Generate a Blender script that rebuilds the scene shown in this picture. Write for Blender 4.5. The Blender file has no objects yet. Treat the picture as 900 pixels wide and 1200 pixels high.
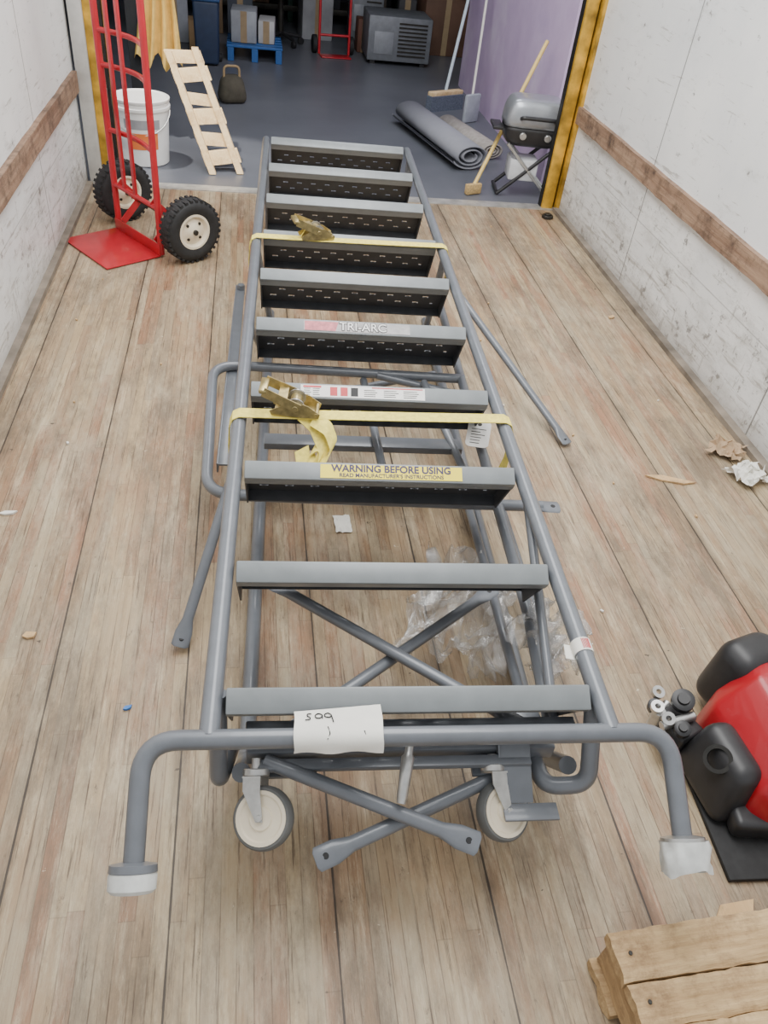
import bpy, bmesh, math, random
from mathutils import Vector, Matrix, noise
random.seed(7)
scene=bpy.context.scene
COL=scene.collection

# ------------------------------------------------------------------ helpers
def srgb(r,g,b):
    def c(v):
        v/=255.0
        return v/12.92 if v<=0.04045 else ((v+0.055)/1.055)**2.4
    return (c(r),c(g),c(b),1.0)

class NT:
    def __init__(s,name):
        s.m=bpy.data.materials.new(name); s.m.use_nodes=True
        s.t=s.m.node_tree; s.t.nodes.clear()
        s.out=s.n('ShaderNodeOutputMaterial')
    def n(s,typ,**kw):
        nd=s.t.nodes.new(typ)
        for k,v in kw.items(): setattr(nd,k,v)
        return nd
    def l(s,a,b): s.t.links.new(a,b)
    def math(s,op,a,b=None,c=None):
        nd=s.n('ShaderNodeMath',operation=op)
        for i,v in enumerate((a,b,c)):
            if v is None: continue
            if isinstance(v,(int,float)): nd.inputs[i].default_value=v
            else: s.l(v,nd.inputs[i])
        return nd.outputs[0]
    def noise(s,vec,scale,detail=4,rough=.55):
        nd=s.n('ShaderNodeTexNoise'); nd.inputs['Scale'].default_value=scale
        nd.inputs['Detail'].default_value=detail; nd.inputs['Roughness'].default_value=rough
        s.l(vec,nd.inputs['Vector']); return nd.outputs[0]
    def mapping(s,vec,scale,loc=(0,0,0)):
        nd=s.n('ShaderNodeMapping'); nd.inputs['Scale'].default_value=scale; nd.inputs['Location'].default_value=loc
        s.l(vec,nd.inputs['Vector']); return nd.outputs[0]
    def ramp(s,fac,stops):
        nd=s.n('ShaderNodeValToRGB'); e=nd.color_ramp.elements
        while len(e)<len(stops): e.new(0.5)
        for el,(p,c) in zip(e,stops):
            el.position=p; el.color=c if len(c)==4 else (*c,1)
        s.l(fac,nd.inputs[0]); return nd.outputs[0]
    def g(s,fac,a,b,k=1):
        return s.ramp(fac,[(a,(0,0,0,1)),(b,(k,k,k,1))])
    def mix(s,fac,a,b,mode='MIX'):
        nd=s.n('ShaderNodeMix',data_type='RGBA',blend_type=mode)
        for sock,v in ((nd.inputs[0],fac),(nd.inputs[6],a),(nd.inputs[7],b)):
            if isinstance(v,(int,float)): sock.default_value=v
            elif isinstance(v,tuple): sock.default_value=v
            else: s.l(v,sock)
        return nd.outputs[2]
    def bsdf(s,col,rough=.5,metal=0,bump=None,bstr=.2,bdist=.002,spec=None,coat=0):
        b=s.n('ShaderNodeBsdfPrincipled')
        for sock,v in ((b.inputs['Base Color'],col),(b.inputs['Roughness'],rough),(b.inputs['Metallic'],metal)):
            if isinstance(v,(int,float,tuple)): sock.default_value=v
            else: s.l(v,sock)
        if spec is not None: b.inputs['Specular IOR Level'].default_value=spec
        b.inputs['Coat Weight'].default_value=coat
        if bump is not None:
            bn=s.n('ShaderNodeBump'); bn.inputs['Strength'].default_value=bstr; bn.inputs['Distance'].default_value=bdist
            s.l(bump,bn.inputs['Height']); s.l(bn.outputs[0],b.inputs['Normal'])
        s.l(b.outputs[0],s.out.inputs[0]); return b

def simple(name,rgb,rough=.5,metal=0,var=.12,scale=18,coat=0,bstr=.08):
    N=NT(name); tc=N.n('ShaderNodeTexCoord').outputs['Object']
    f=N.noise(tc,scale,5)
    c=srgb(*rgb); lo=tuple(x*(1-var) for x in c[:3])+(1,); hi=tuple(min(1,x*(1+var)) for x in c[:3])+(1,)
    col=N.ramp(f,[(.3,lo),(.7,hi)])
    N.bsdf(col,rough,metal,f,bstr,.001,coat=coat); return N.m

PAINT=simple('gray_enamel',(106,110,116),.34,.12,.08,30,coat=.2)
TREAD=simple('shaded_gray_enamel',(66,68,72),.5,.1,.12,25)  # same enamel as the step edges, tread underside shade put into the colour
STEPLIP=simple('step_edge_enamel',(128,133,135),.4,.1,.08,20)
RUBBER=simple('black_rubber',(36,36,37),.75,0,.25,60,bstr=.3)
GRAYRUB=simple('gray_tire_rubber',(98,99,98),.7,0,.1)
CREAM=simple('cream_plastic',(232,220,196),.45,0,.06)
ZINC=simple('zinc_plated_steel',(190,190,188),.3,.8,.15,50)
BRASSY=simple('yellow_zinc_steel',(190,172,120),.32,.75,.3,60)
DARKSTEEL=simple('dark_steel',(58,56,52),.5,.6,.3)
YELLOWWEB=simple('yellow_webbing',(232,214,104),.8,0,.18,90,bstr=.4)
WHITEPAPER=simple('white_paper',(232,230,222),.8,0,.05)
WHITERUB=simple('gray_white_rubber',(204,206,203),.5,0,.12,40)
YSTICK=simple('yellow_vinyl',(246,224,30),.4,0,.04)
WSTICK=simple('white_vinyl',(232,230,226),.4,0,.05)
GSTICK=simple('silver_gray_vinyl',(158,154,154),.4,0,.25,40)
REDINK=simple('red_ink',(200,60,66),.5,0,.1)
PINKINK=simple('faded_red_ink',(196,112,120),.5,0,.35,60)
BLACKINK=simple('black_ink',(28,28,30),.6,0,.1)
INDIGO=simple('indigo_ink',(62,54,92),.6,0,.1)
PALEINK=simple('pale_ink',(228,226,224),.6,0,.1)
REDPAINT=simple('red_paint',(186,34,46),.35,.1,.14,12,coat=.3)
REDBODY=simple('red_plastic_shell',(164,16,30),.36,0,.08,8,coat=.25)
BLACKPL=simple('black_plastic',(40,40,42),.42,0,.2,30)
YPOST=simple('yellow_door_post_paint',(192,150,50),.5,.1,.6,10,bstr=.3)
GRIME=simple('grimy_black_steel',(34,33,31),.6,.3,.4,20)
YCLOTH=simple('yellow_cloth',(226,188,104),.9,0,.15,20)

def wood(name,a,b,scale=(40,3,40),dark=(90,70,50),amt=.6):
    N=NT(name); tc=N.n('ShaderNodeTexCoord').outputs['Object']
    g=N.noise(N.mapping(tc,scale),1,7,.7); st=N.noise(tc,9,6,.75)
    col=N.ramp(g,[(.3,srgb(*a)),(.7,srgb(*b))])
    col=N.mix(N.g(st,.48,.68,amt),col,srgb(*dark))
    N.bsdf(col,.8,0,g,.8,.006); return N.m
PALLETX=wood('pallet_wood_cross',(160,128,88),(214,184,138),(5,50,50),(112,84,58),.8)
PALLETY=wood('pallet_wood_long',(150,120,84),(198,166,122),(50,5,50),(98,74,52),.8)
PINE=wood('pine_wood',(216,184,134),(240,214,168),(30,30,4),(176,136,88),.8)
RAILW=wood('rub_rail_wood',(116,88,70),(166,138,114),(40,2.5,40),(70,56,48),.95)

def link(o,parent=None):
    COL.objects.link(o)
    if parent is not None: o.parent=parent
    return o
def mesh(name,verts,faces,mat,parent=None,smooth=False,center=True,mats=None,fmat=None):
    verts=[Vector(v) for v in verts]
    c=Vector((0,0,0))
    if center:
        lo=Vector([min(v[i] for v in verts) for i in range(3)]); hi=Vector([max(v[i] for v in verts) for i in range(3)])
        c=(lo+hi)/2
    me=bpy.data.meshes.new(name); me.from_pydata([v-c for v in verts],[],faces)
    bm=bmesh.new(); bm.from_mesh(me); bmesh.ops.recalc_face_normals(bm,faces=bm.faces); bm.to_mesh(me); bm.free()
    for m in (mats or [mat]): me.materials.append(m)
    for i,p in enumerate(me.polygons):
        p.use_smooth=smooth
        if fmat: p.material_index=fmat[i]
    me.update()
    o=bpy.data.objects.new(name,me); o.location=c
    return link(o,parent)
def empty(name,label,cat,loc=(0,0,0),rotz=0,group=None):
    o=bpy.data.objects.new(name,None); o.location=loc; o.rotation_euler=(0,0,rotz); o.empty_display_size=.1
    link(o); tag(o,label,cat,group); return o
def part_empty(name,parent,loc,rotz=0):
    o=bpy.data.objects.new(name,None); o.location=loc; o.rotation_euler=(0,0,rotz); o.empty_display_size=.05
    return link(o,parent)
def tag(o,label,cat,group=None):
    o["label"]=label; o["category"]=cat
    if group: o["group"]=group
    return o
def struct(o): o["kind"]="structure"; return o

class G:
    def __init__(s): s.v=[]; s.f=[]; s.m=[]
    def add(s,v,f,mi=0):
        k=len(s.v); s.v+= [Vector(p) for p in v]; s.f+=[tuple(i+k for i in q) for q in f]; s.m+=[mi]*len(f); return s
    def frame(s,P,A,B,C,mi=0,bev=0):
        P,A,B,C=map(Vector,(P,A,B,C))
        if bev<=0:
            v=[P,P+A,P+A+B,P+B,P+C,P+A+C,P+A+B+C,P+B+C]
            f=[(0,1,2,3),(4,5,6,7),(0,1,5,4),(1,2,6,5),(2,3,7,6),(3,0,4,7)]
            return s.add(v,f,mi)
        bm=bmesh.new(); bmesh.ops.create_cube(bm,size=1)
        la,lb,lc=A.length,B.length,C.length
        for q in bm.verts: q.co=Vector(((q.co.x)*la,(q.co.y)*lb,(q.co.z)*lc))
        bmesh.ops.bevel(bm,geom=list(bm.edges),offset=min(bev,.49*min(la,lb,lc)),segments=2,affect='EDGES',profile=.5)
        ctr=P+(A+B+C)/2; a,b,c=A.normalized(),B.normalized(),C.normalized()
        bm.verts.index_update()
        v=[ctr+a*q.co.x+b*q.co.y+c*q.co.z for q in bm.verts]; f=[tuple(x.index for x in q.verts) for q in bm.faces]
        bm.free(); return s.add(v,f,mi)
    def box(s,c,size,mi=0,bev=0,rz=0):
        c=Vector(c); R=Matrix.Rotation(rz,3,'Z')
        A=R@Vector((size[0],0,0));B=R@Vector((0,size[1],0));C=Vector((0,0,size[2]))
        return s.frame(c-(A+B+C)/2,A,B,C,mi,bev)
    def beam(s,p,q,w,t,up=(0,0,1),mi=0,bev=0):
        p,q,up=Vector(p),Vector(q),Vector(up); d=(q-p); side=d.cross(up).normalized(); u=side.cross(d).normalized()
        return s.frame(p-side*w/2-u*t/2,d,side*w,u*t,mi,bev)
    def sweep(s,pts,rad,mi=0,n=14,up=None,cap=True):
        pts=[Vector(p) for p in pts]; m=len(pts)
        if not isinstance(rad,list): rad=[(rad,rad)]*m
        rad=[(r,r) if not isinstance(r,tuple) else r for r in rad]
        T=[(pts[min(i+1,m-1)]-pts[max(i-1,0)]).normalized() for i in range(m)]
        u=Vector(up) if up is not None else (Vector((0,0,1)) if abs(T[0].z)<.9 else Vector((1,0,0)))
        v=[]
        for i in range(m):
            u=(Vector(up) if up is not None else u); u=(u-T[i]*u.dot(T[i])).normalized(); sd=T[i].cross(u)
            for k in range(n):
                a=2*math.pi*k/n
                v.append(pts[i]+sd*math.cos(a)*rad[i][0]+u*math.sin(a)*rad[i][1])
        f=[]
        for i in range(m-1):
            for k in range(n):
                f.append((i*n+k,i*n+(k+1)%n,(i+1)*n+(k+1)%n,(i+1)*n+k))
        if cap: f.append(tuple(range(n))); f.append(tuple((m-1)*n+k for k in range(n)))
        return s.add(v,f,mi)
    def lathe(s,c,axis,prof,mi=0,n=28,ring=False):
        c,axis=Vector(c),Vector(axis).normalized()
        u=axis.orthogonal().normalized(); w=axis.cross(u); v=[];f=[]
        for r,hh in prof:
            for k in range(n):
                a=2*math.pi*k/n; v.append(c+axis*hh+(u*math.cos(a)+w*math.sin(a))*r)
        L=len(prof)
        for i in range(L if ring else L-1):
            j=(i+1)%L
            for k in range(n): f.append((i*n+k,i*n+(k+1)%n,j*n+(k+1)%n,j*n+k))
        if not ring: f.append(tuple(range(n))); f.append(tuple((L-1)*n+k for k in range(n)))
        return s.add(v,f,mi)
    def cyl(s,c,axis,r,hh,mi=0,n=24):
        b=min(r,hh)*.12
        return s.lathe(c,axis,[(r-b,-hh/2),(r,-hh/2+b),(r,hh/2-b),(r-b,hh/2)],mi,n)
    def make(s,name,mats,parent=None,smooth=True,ang=40):
        if not isinstance(mats,(list,tuple)): mats=[mats]
        o=mesh(name,s.v,s.f,None,parent,smooth,True,mats,s.m)
        if smooth:
            me=o.data; bm=bmesh.new(); bm.from_mesh(me)
            for e in bm.edges:
                if len(e.link_faces)==2 and e.calc_face_angle(0)>math.radians(ang): e.smooth=False
            bm.to_mesh(me); bm.free()
        return o

def fillet(pts,r,seg=8):
    pts=[Vector(p) for p in pts]; out=[pts[0]]
    for i in range(1,len(pts)-1):
        a,b,c=pts[i-1],pts[i],pts[i+1]; d1=(a-b).normalized(); d2=(c-b).normalized()
        ang=d1.angle(d2); L=min(r/math.tan(ang/2),(a-b).length*.49,(c-b).length*.49)
        p0=b+d1*L; p2=b+d2*L
        for k in range(seg+1):
            t=k/seg; out.append(p0*(1-t)**2+b*2*t*(1-t)+p2*t*t)
    out.append(pts[-1]); return out
def tube(name,pts,r,mat,parent,fr=.05,flat=None,up=None):
    g=G(); P=fillet(pts,fr) if len(pts)>2 else [Vector(p) for p in pts]
    if flat:
        a,b=P[0],P[-1]; L=(b-a).length; d=(b-a).normalized(); fa,fb=flat
        st=[];rd=[]
        F=(r*1.55,r*.25)
        if fa: st+= [0,.004,.035,.065]; rd+=[(r*1.0,r*.22),F,F,(r,r)]
        else: st+=[0]; rd+=[(r,r)]
        if fb: st+=[L-.065,L-.035,L-.004,L]; rd+=[(r,r),F,F,(r*1.0,r*.22)]
        else: st+=[L]; rd+=[(r,r)]
        g.sweep([a+d*x for x in st],rd,up=up or (0,0,1),n=16)
        for fl,e,dd in ((fa,a,d),(fb,b,-d)):
            if fl: g.cyl(e+dd*.018,up or (0,0,1),r*.45,r*.56,mi=1,n=12)
        return g.make(name,[mat,BLACKINK],parent)
    g.sweep(P,r); return g.make(name,mat,parent)
def ribbon(pts,wdir,w,mi=0,th=.0015,g=None):
    g=g or G(); pts=[Vector(p) for p in pts]; wd=Vector(wdir)
    m=len(pts); v=[];f=[]
    for i,p in enumerate(pts):
        d=(pts[min(i+1,m-1)]-pts[max(i-1,0)]).normalized(); n=d.cross(wd).normalized()
        for a,b in ((-1,-1),(1,-1),(1,1),(-1,1)):
            v.append(p+wd*(a*w/2)+n*(b*th/2))
    for i in range(m-1):
        for k in range(4): f.append((i*4+k,i*4+(k+1)%4,i*4+4+(k+1)%4,i*4+4+k))
    f.append((0,1,2,3)); f.append(tuple((m-1)*4+k for k in range(4)))
    return g.add(v,f,mi)
def text(name,body,size,mat,parent,org,xd,yd,ex=.0003,bold=0):
    cu=bpy.data.curves.new('t','FONT'); cu.body=body; cu.size=size; cu.align_x='CENTER'; cu.align_y='CENTER'; cu.extrude=ex; cu.offset=bold
    t=bpy.data.objects.new('t',cu); COL.objects.link(t)
    dg=bpy.context.evaluated_depsgraph_get(); me=bpy.data.meshes.new_from_object(t.evaluated_get(dg))
    bpy.data.objects.remove(t)
    me.materials.clear(); me.materials.append(mat)
    o=bpy.data.objects.new(name,me); xd=Vector(xd).normalized(); yd=Vector(yd).normalized(); zd=xd.cross(yd)
    M=Matrix((xd,yd,zd)).transposed().to_4x4(); M.translation=Vector(org); link(o,parent); o.matrix_local=M; return o
def crumple(name,w,h,n,amp,mat,loc,rz=0,seed=0,tilt=(0,0),ragged=.25,parent=None,fr=1.3,smooth=False):
    v=[];f=[]; R=Matrix.Rotation(rz,3,'Z')@Matrix.Rotation(tilt[0],3,'X')@Matrix.Rotation(tilt[1],3,'Y')
    for i in range(n+1):
        for j in range(n+1):
            x=(i/n-.5)*w; y=(j/n-.5)*h
            e=1+ragged*(noise.noise(Vector((i*9/n+seed*3.1,j*9/n,1.7)))) 
            q=Vector((x*3/w*fr+seed,y*3/h*fr,seed*.7))
            z=amp*(abs(noise.noise(q))*1.6+.6*abs(noise.noise(q*2.7))+.3*abs(noise.noise(q*6)))
            dx=amp*.5*noise.noise(q*2+Vector((9,0,0))); dy=amp*.5*noise.noise(q*2+Vector((0,9,0)))
            v.append(R@Vector((x*e+dx,y*e+dy,z))+Vector(loc))
    for i in range(n):
        for j in range(n):
            a=i*(n+1)+j; f.append((a,a+1,a+n+2,a+n+1))
    return mesh(name,v,f,mat,parent,smooth)

# ------------------------------------------------------------------ setting
def floor_mat():
    N=NT('laminated_truck_floor'); tc=N.n('ShaderNodeTexCoord').outputs['Object']
    sp=N.n('ShaderNodeSeparateXYZ'); N.l(tc,sp.inputs[0]); X,Y=sp.outputs[0],sp.outputs[1]
    bx=N.math('DIVIDE',N.math('ADD',X,10*.282+.149),.282); bi=N.math('FLOOR',bx); bf=N.math('FRACT',bx)
    sx=N.math('MULTIPLY',bf,10); si=N.math('ADD',N.math('FLOOR',sx),N.math('MULTIPLY',bi,13)); sf=N.math('FRACT',sx)
    w1=N.n('ShaderNodeTexWhiteNoise',noise_dimensions='1D'); N.l(si,w1.inputs['W'])
    yy=N.math('ADD',N.math('DIVIDE',Y,.8),N.math('MULTIPLY',w1.outputs[0],9)); yi=N.math('FLOOR',yy); yf=N.math('FRACT',yy)
    cb=N.n('ShaderNodeCombineXYZ'); N.l(si,cb.inputs[0]); N.l(yi,cb.inputs[1])
    w2=N.n('ShaderNodeTexWhiteNoise',noise_dimensions='2D'); N.l(cb.outputs[0],w2.inputs['Vector'])
    base=N.ramp(w2.outputs[0],[(0,srgb(140,92,66)),(.10,srgb(142,112,82)),(.3,srgb(170,146,112)),(.5,srgb(156,142,118)),(.7,srgb(186,164,126)),(.85,srgb(150,128,100)),(1,srgb(156,104,76))])
    off=N.n('ShaderNodeCombineXYZ'); N.l(N.math('MULTIPLY',w2.outputs[0],7),off.inputs[2])
    va=N.n('ShaderNodeVectorMath',operation='ADD'); N.l(tc,va.inputs[0]); N.l(off.outputs[0],va.inputs[1])
    g=N.noise(N.mapping(va.outputs[0],(80,3.0,1)),1,9,.75)
    col=N.mix(.38,base,N.ramp(g,[(.28,srgb(92,70,52)),(.5,srgb(160,136,106)),(.74,srgb(206,184,148))]))
    # worn grey-tan areas, reddish areas
    d3=N.noise(N.mapping(tc,(2.2,.8,1),(4,2,0)),1.6,7,.75)
    col=N.mix(N.g(d3,.50,.64,.5),col,srgb(150,108,80))
    d4=N.noise(N.mapping(tc,(3.5,.9,1),(9,1,0)),1.6,8,.8)
    col=N.mix(N.g(d4,.46,.6,.6),col,srgb(176,164,140))
    d2=N.noise(N.mapping(tc,(20,2.0,1)),1,8,.85)
    col=N.mix(N.g(d2,.52,.62,.45),col,srgb(212,196,166))
    d=N.noise(N.mapping(tc,(4.5,1.3,1)),1.3,8,.8)
    col=N.mix(N.g(d,.47,.62,.7),col,srgb(104,90,74))
    sc=N.noise(N.mapping(tc,(130,4.5,1)),1,5,.75)
    col=N.mix(N.g(sc,.56,.66,.8),col,srgb(76,58,44))
    sc2=N.noise(N.mapping(tc,(44,16,1)),1,7,.82)
    col=N.mix(N.g(sc2,.60,.68,.75),col,srgb(84,68,54))
    sc3=N.noise(N.mapping(tc,(24,30,1),(3,5,0)),1,3,.6)
    col=N.mix(N.g(sc3,.72,.74,.85),col,srgb(58,46,38))
    sc4=N.noise(N.mapping(tc,(20,24,1),(13,2,0)),1,4,.7)
    col=N.mix(N.g(sc4,.70,.73,.7),col,srgb(220,208,182))
    wob=N.noise(N.mapping(tc,(3,4,1)),2,4)
    sl=N.math('GREATER_THAN',N.math('ABSOLUTE',N.math('SUBTRACT',sf,.5)),.465)
    col=N.mix(N.math('MULTIPLY',sl,N.g(wob,.36,.6,.7)),col,srgb(84,64,48))
    yl=N.math('GREATER_THAN',N.math('ABSOLUTE',N.math('SUBTRACT',yf,.5)),.4985)
    col=N.mix(N.math('MULTIPLY',yl,.25),col,srgb(84,66,52))
    ed=N.math('MULTIPLY',N.math('MAXIMUM',N.math('SUBTRACT',N.math('ABSOLUTE',N.math('SUBTRACT',bf,.5)),.42),0),11)
    gn=N.noise(N.mapping(tc,(10,2.4,1),(1,7,0)),1,6,.8)
    col=N.mix(N.math('MULTIPLY',ed,N.g(gn,.42,.60,.8)),col,srgb(84,68,52))
    bw=N.math('SUBTRACT',.500,N.math('MULTIPLY',wob,.014))
    bl=N.math('GREATER_THAN',N.math('ABSOLUTE',N.math('SUBTRACT',bf,.5)),bw)
    col=N.mix(N.math('MULTIPLY',bl,.85),col,srgb(44,35,28))
    hh=N.math('SUBTRACT',g,N.math('MULTIPLY',bl,2.0))
    rg=N.ramp(d,[(.3,(.36,.36,.36,1)),(.8,(.6,.6,.6,1))])
    N.bsdf(col,rg,0,hh,.4,.003); return N.m
def wall_mat(name,seamY):
    N=NT(name); tc=N.n('ShaderNodeTexCoord').outputs['Object']
    sp=N.n('ShaderNodeSeparateXYZ'); N.l(tc,sp.inputs[0]); Y,Z=sp.outputs[1],sp.outputs[2]
    a=N.noise(tc,1.6,5,.6); b=N.noise(N.mapping(tc,(1,1.4,3.5)),2.6,8,.78); c=N.noise(tc,17,7,.8); e=N.noise(N.mapping(tc,(1,2.5,30),(1,1,1)),2,5,.7); e2=N.noise(N.mapping(tc,(1,14,3),(5,1,1)),2,5,.75)
    col=N.ramp(a,[(.3,srgb(218,220,221)),(.7,srgb(240,240,238))])
    hz=N.math('MAXIMUM',N.math('SUBTRACT',.55,Z),-.15)
    f=N.math('ADD',b,N.math('MULTIPLY',hz,.18))
    col=N.mix(N.g(f,.54,.68,.45),col,srgb(166,164,158))
    col=N.mix(N.g(N.math('ADD',e,N.math('MULTIPLY',hz,.12)),.60,.67,.6),col,srgb(142,136,126))
    col=N.mix(N.g(N.math('ADD',e2,N.math('MULTIPLY',hz,.12)),.64,.69,.5),col,srgb(128,122,114))
    f2=N.math('ADD',N.math('ADD',c,N.math('MULTIPLY',b,.35)),N.math('MULTIPLY',hz,.09))
    col=N.mix(N.g(f2,.79,.84,.75),col,srgb(100,95,90))
    dn=N.math('MULTIPLY',N.math('MAXIMUM',N.math('SUBTRACT',.10,Z),0),7)
    col=N.mix(dn,col,srgb(160,150,138))
    s=N.math('FRACT',N.math('DIVIDE',N.math('ADD',Y,seamY),1.22))
    sl=N.math('LESS_THAN',s,.006); col=N.mix(N.math('MULTIPLY',sl,.75),col,srgb(90,88,84))
    s2=N.math('LESS_THAN',N.math('ABSOLUTE',N.math('SUBTRACT',Z,.30)),.0022); col=N.mix(N.math('MULTIPLY',s2,.45),col,srgb(110,108,104))
    N.bsdf(col,.42,0,b,.12,.004); return N.m
def slab(name,lo,hi,mat):
    g=G(); lo,hi=Vector(lo),Vector(hi); d=hi-lo
    g.frame(lo,(d.x,0,0),(0,d.y,0),(0,0,d.z)); 
    o=mesh(name,g.v,g.f,mat,None,False,center=False); return struct(o)

slab('floor',(-.80,-.6,-.05),(1.655,4.17,0),floor_mat())
slab('wall_left',(-.84,-.6,-.05),(-.80,4.2,2.3),wall_mat('stained_white_panel_a',.35))
slab('wall_right',(1.655,-.6,-.05),(1.695,4.2,2.3),wall_mat('stained_white_panel_b',1.65))
def railbar(name,x0,x1,z0,z1):
    v=[];f=[]; n=90
    for i in range(n+1):
        y=-.6+4.76*i/n; j=.004*noise.noise(Vector((y*7,x0,0)))+.003*noise.noise(Vector((y*23,x0,3))); k=.004*noise.noise(Vector((y*6,x0,9)))
        v+=[(x0,y,z0+j),(x1,y,z0+j),(x1,y,z1+k),(x0,y,z1+k)]
    for i in range(n):
        for k in range(4): f.append((i*4+k,i*4+(k+1)%4,i*4+4+(k+1)%4,i*4+4+k))
    f+=[(0,1,2,3),(n*4,n*4+1,n*4+2,n*4+3)]
    struct(mesh(name,v,f,RAILW,None,False,center=False))
railbar('trim_1',-.80,-.778,.425,.51)
railbar('trim_2',1.633,1.655,.445,.525)
TRIMG=simple('scuffed_gray_trim',(126,116,104),.7,.1,.4,9)
slab('trim_3',(-.80,-.6,0),(-.772,4.16,.022),TRIMG)
slab('trim_4',(1.622,-.6,0),(1.655,4.16,.02),TRIMG)
slab('trim_5',(-.80,4.17,-.06),(1.655,4.25,.004),simple('worn_steel_sill',(186,184,178),.4,.5,.25,20))
g=G(); g.box((1.60,4.215,1.15),(.06,.05,2.4),0,.004); g.box((1.655,4.19,1.15),(.03,.07,2.4),0,.004); g.box((1.632,4.23,1.15),(.03,.03,2.4),1)
g.box((1.575,4.23,1.15),(.02,.04,2.4),1)
struct(g.make('trim_6',[YPOST,GRIME]))
g=G(); g.box((-.70,4.215,1.15),(.05,.05,2.4),0,.004); g.box((-.755,4.2,1.15),(.06,.07,2.4),2,.004); g.box((-.662,4.22,1.15),(.03,.05,2.4),1)
g.box((-.632,4.21,1.15),(.02,.03,2.4),0,.004)
struct(g.make('trim_7',[YPOST,GRIME,simple('pale_gray_paint',(190,190,186),.5)]))
def conc():
    N=NT('blue_gray_concrete'); tc=N.n('ShaderNodeTexCoord').outputs['Object']
    a=N.noise(tc,1.3,5,.6)
    col=N.ramp(a,[(.3,srgb(88,91,99)),(.7,srgb(106,109,117))])
    N.bsdf(col,.36,0,a,.03); return N.m
def purple():
    N=NT('patched_purple_wall'); tc=N.n('ShaderNodeTexCoord').outputs['Object']
    a=N.noise(N.mapping(tc,(1,1.6,1.5)),1.3,4,.5); b=N.noise(tc,5,4,.6)
    col=N.ramp(b,[(.3,srgb(192,168,204)),(.7,srgb(206,184,216))])
    col=N.mix(N.g(a,.56,.72,.6),col,srgb(230,222,236))
    N.bsdf(col,.7,0,b,.05); return N.m
slab('floor_warehouse',(-2.6,4.25,-.06),(3.2,10.2,0),conc())
DARKW=simple('dark_warehouse_paint',(36,38,42),.8)
slab('wall_purple',(1.68,4.6,-.05),(1.82,7.0,3.0),purple())
slab('wall_back',(-2.6,10.0,-.05),(3.2,10.1,3.0),DARKW)
slab('wall_warehouse_left',(-2.65,4.3,-.05),(-2.6,10.1,3.0),DARKW)
slab('wall_warehouse_right',(3.2,4.5,-.05),(3.25,10.1,3.0),DARKW)
slab('ceiling',(-2.65,4.3,3.0),(3.25,10.1,3.05),DARKW)

# ------------------------------------------------------------------ ladder
RZ=-.0456; OX,OY=.25,.70
lad=empty('rolling_ladder','gray steel ten-step warehouse ladder lying strapped on wooden floor','ladder',(OX,OY,0),RZ)
D=Vector((0,-.857,-.515)); B=Vector((0,.515,-.857)); F=-B
ZR=.36
STEPY=[.067,.356,.667,.993,1.338,1.668,1.985,2.345,2.712,3.085]
for sx in (-1,1):
    tube('side_rail',[(sx*.322,-.01,ZR),(sx*.322,3.12,ZR)],.0165,PAINT,lad)
fl=Vector((-.42,-.01,ZR)); fr=Vector((.42,-.01,ZR))
tube('base_bar',[fl+D*.18,fl,fr,fr+D*.17],.0155,PAINT,lad,fr=.055)
for i,p in enumerate((fl+D*.18,fr+D*.17)):
    g=G(); g.lathe(p-D*.012,D,[(.018,0),(.034,.003),(.035,.013),(.032,.015)],0); 
    g.lathe(p-D*.012,D,[(.033,.013),(.0345,.017),(.034,.036),(.029,.041),(.026,.034)],1)
    o=g.make('foot_pad',[PAINT if i==0 else ZINC,WHITERUB],lad); o["label"]="gray white rubber foot pad under gray steel collar" if i==0 else "gray white rubber foot pad wrapped in crumpled tape"
    if i==1:
        n=48; v=[];f=[]; u=Vector((1,0,0)); w_=D.cross(u)
        for r in range(6):
            for k in range(n):
                a=2*math.pi*k/n; ca,sa=math.cos(a),math.sin(a)
                q=Vector((ca*2.2,sa*2.2,r*.5))
                L=-.004+.0095*r+(.010*noise.noise(Vector((ca*1.4,sa*1.4,7))) if r in(4,5) else 0)
                rr=.0365+.005*noise.noise(q)+.003*abs(noise.noise(q*2.5))+(.0 if r<5 else -.002)
                v.append(p+D*L+(u*ca+w_*sa)*rr)
        for r in range(5):
            for k in range(n): f.append((r*n+k,r*n+(k+1)%n,(r+1)*n+(k+1)%n,(r+1)*n+k))
        mesh('tape_wrap',v,f,WHITERUB,lad,True)
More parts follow.
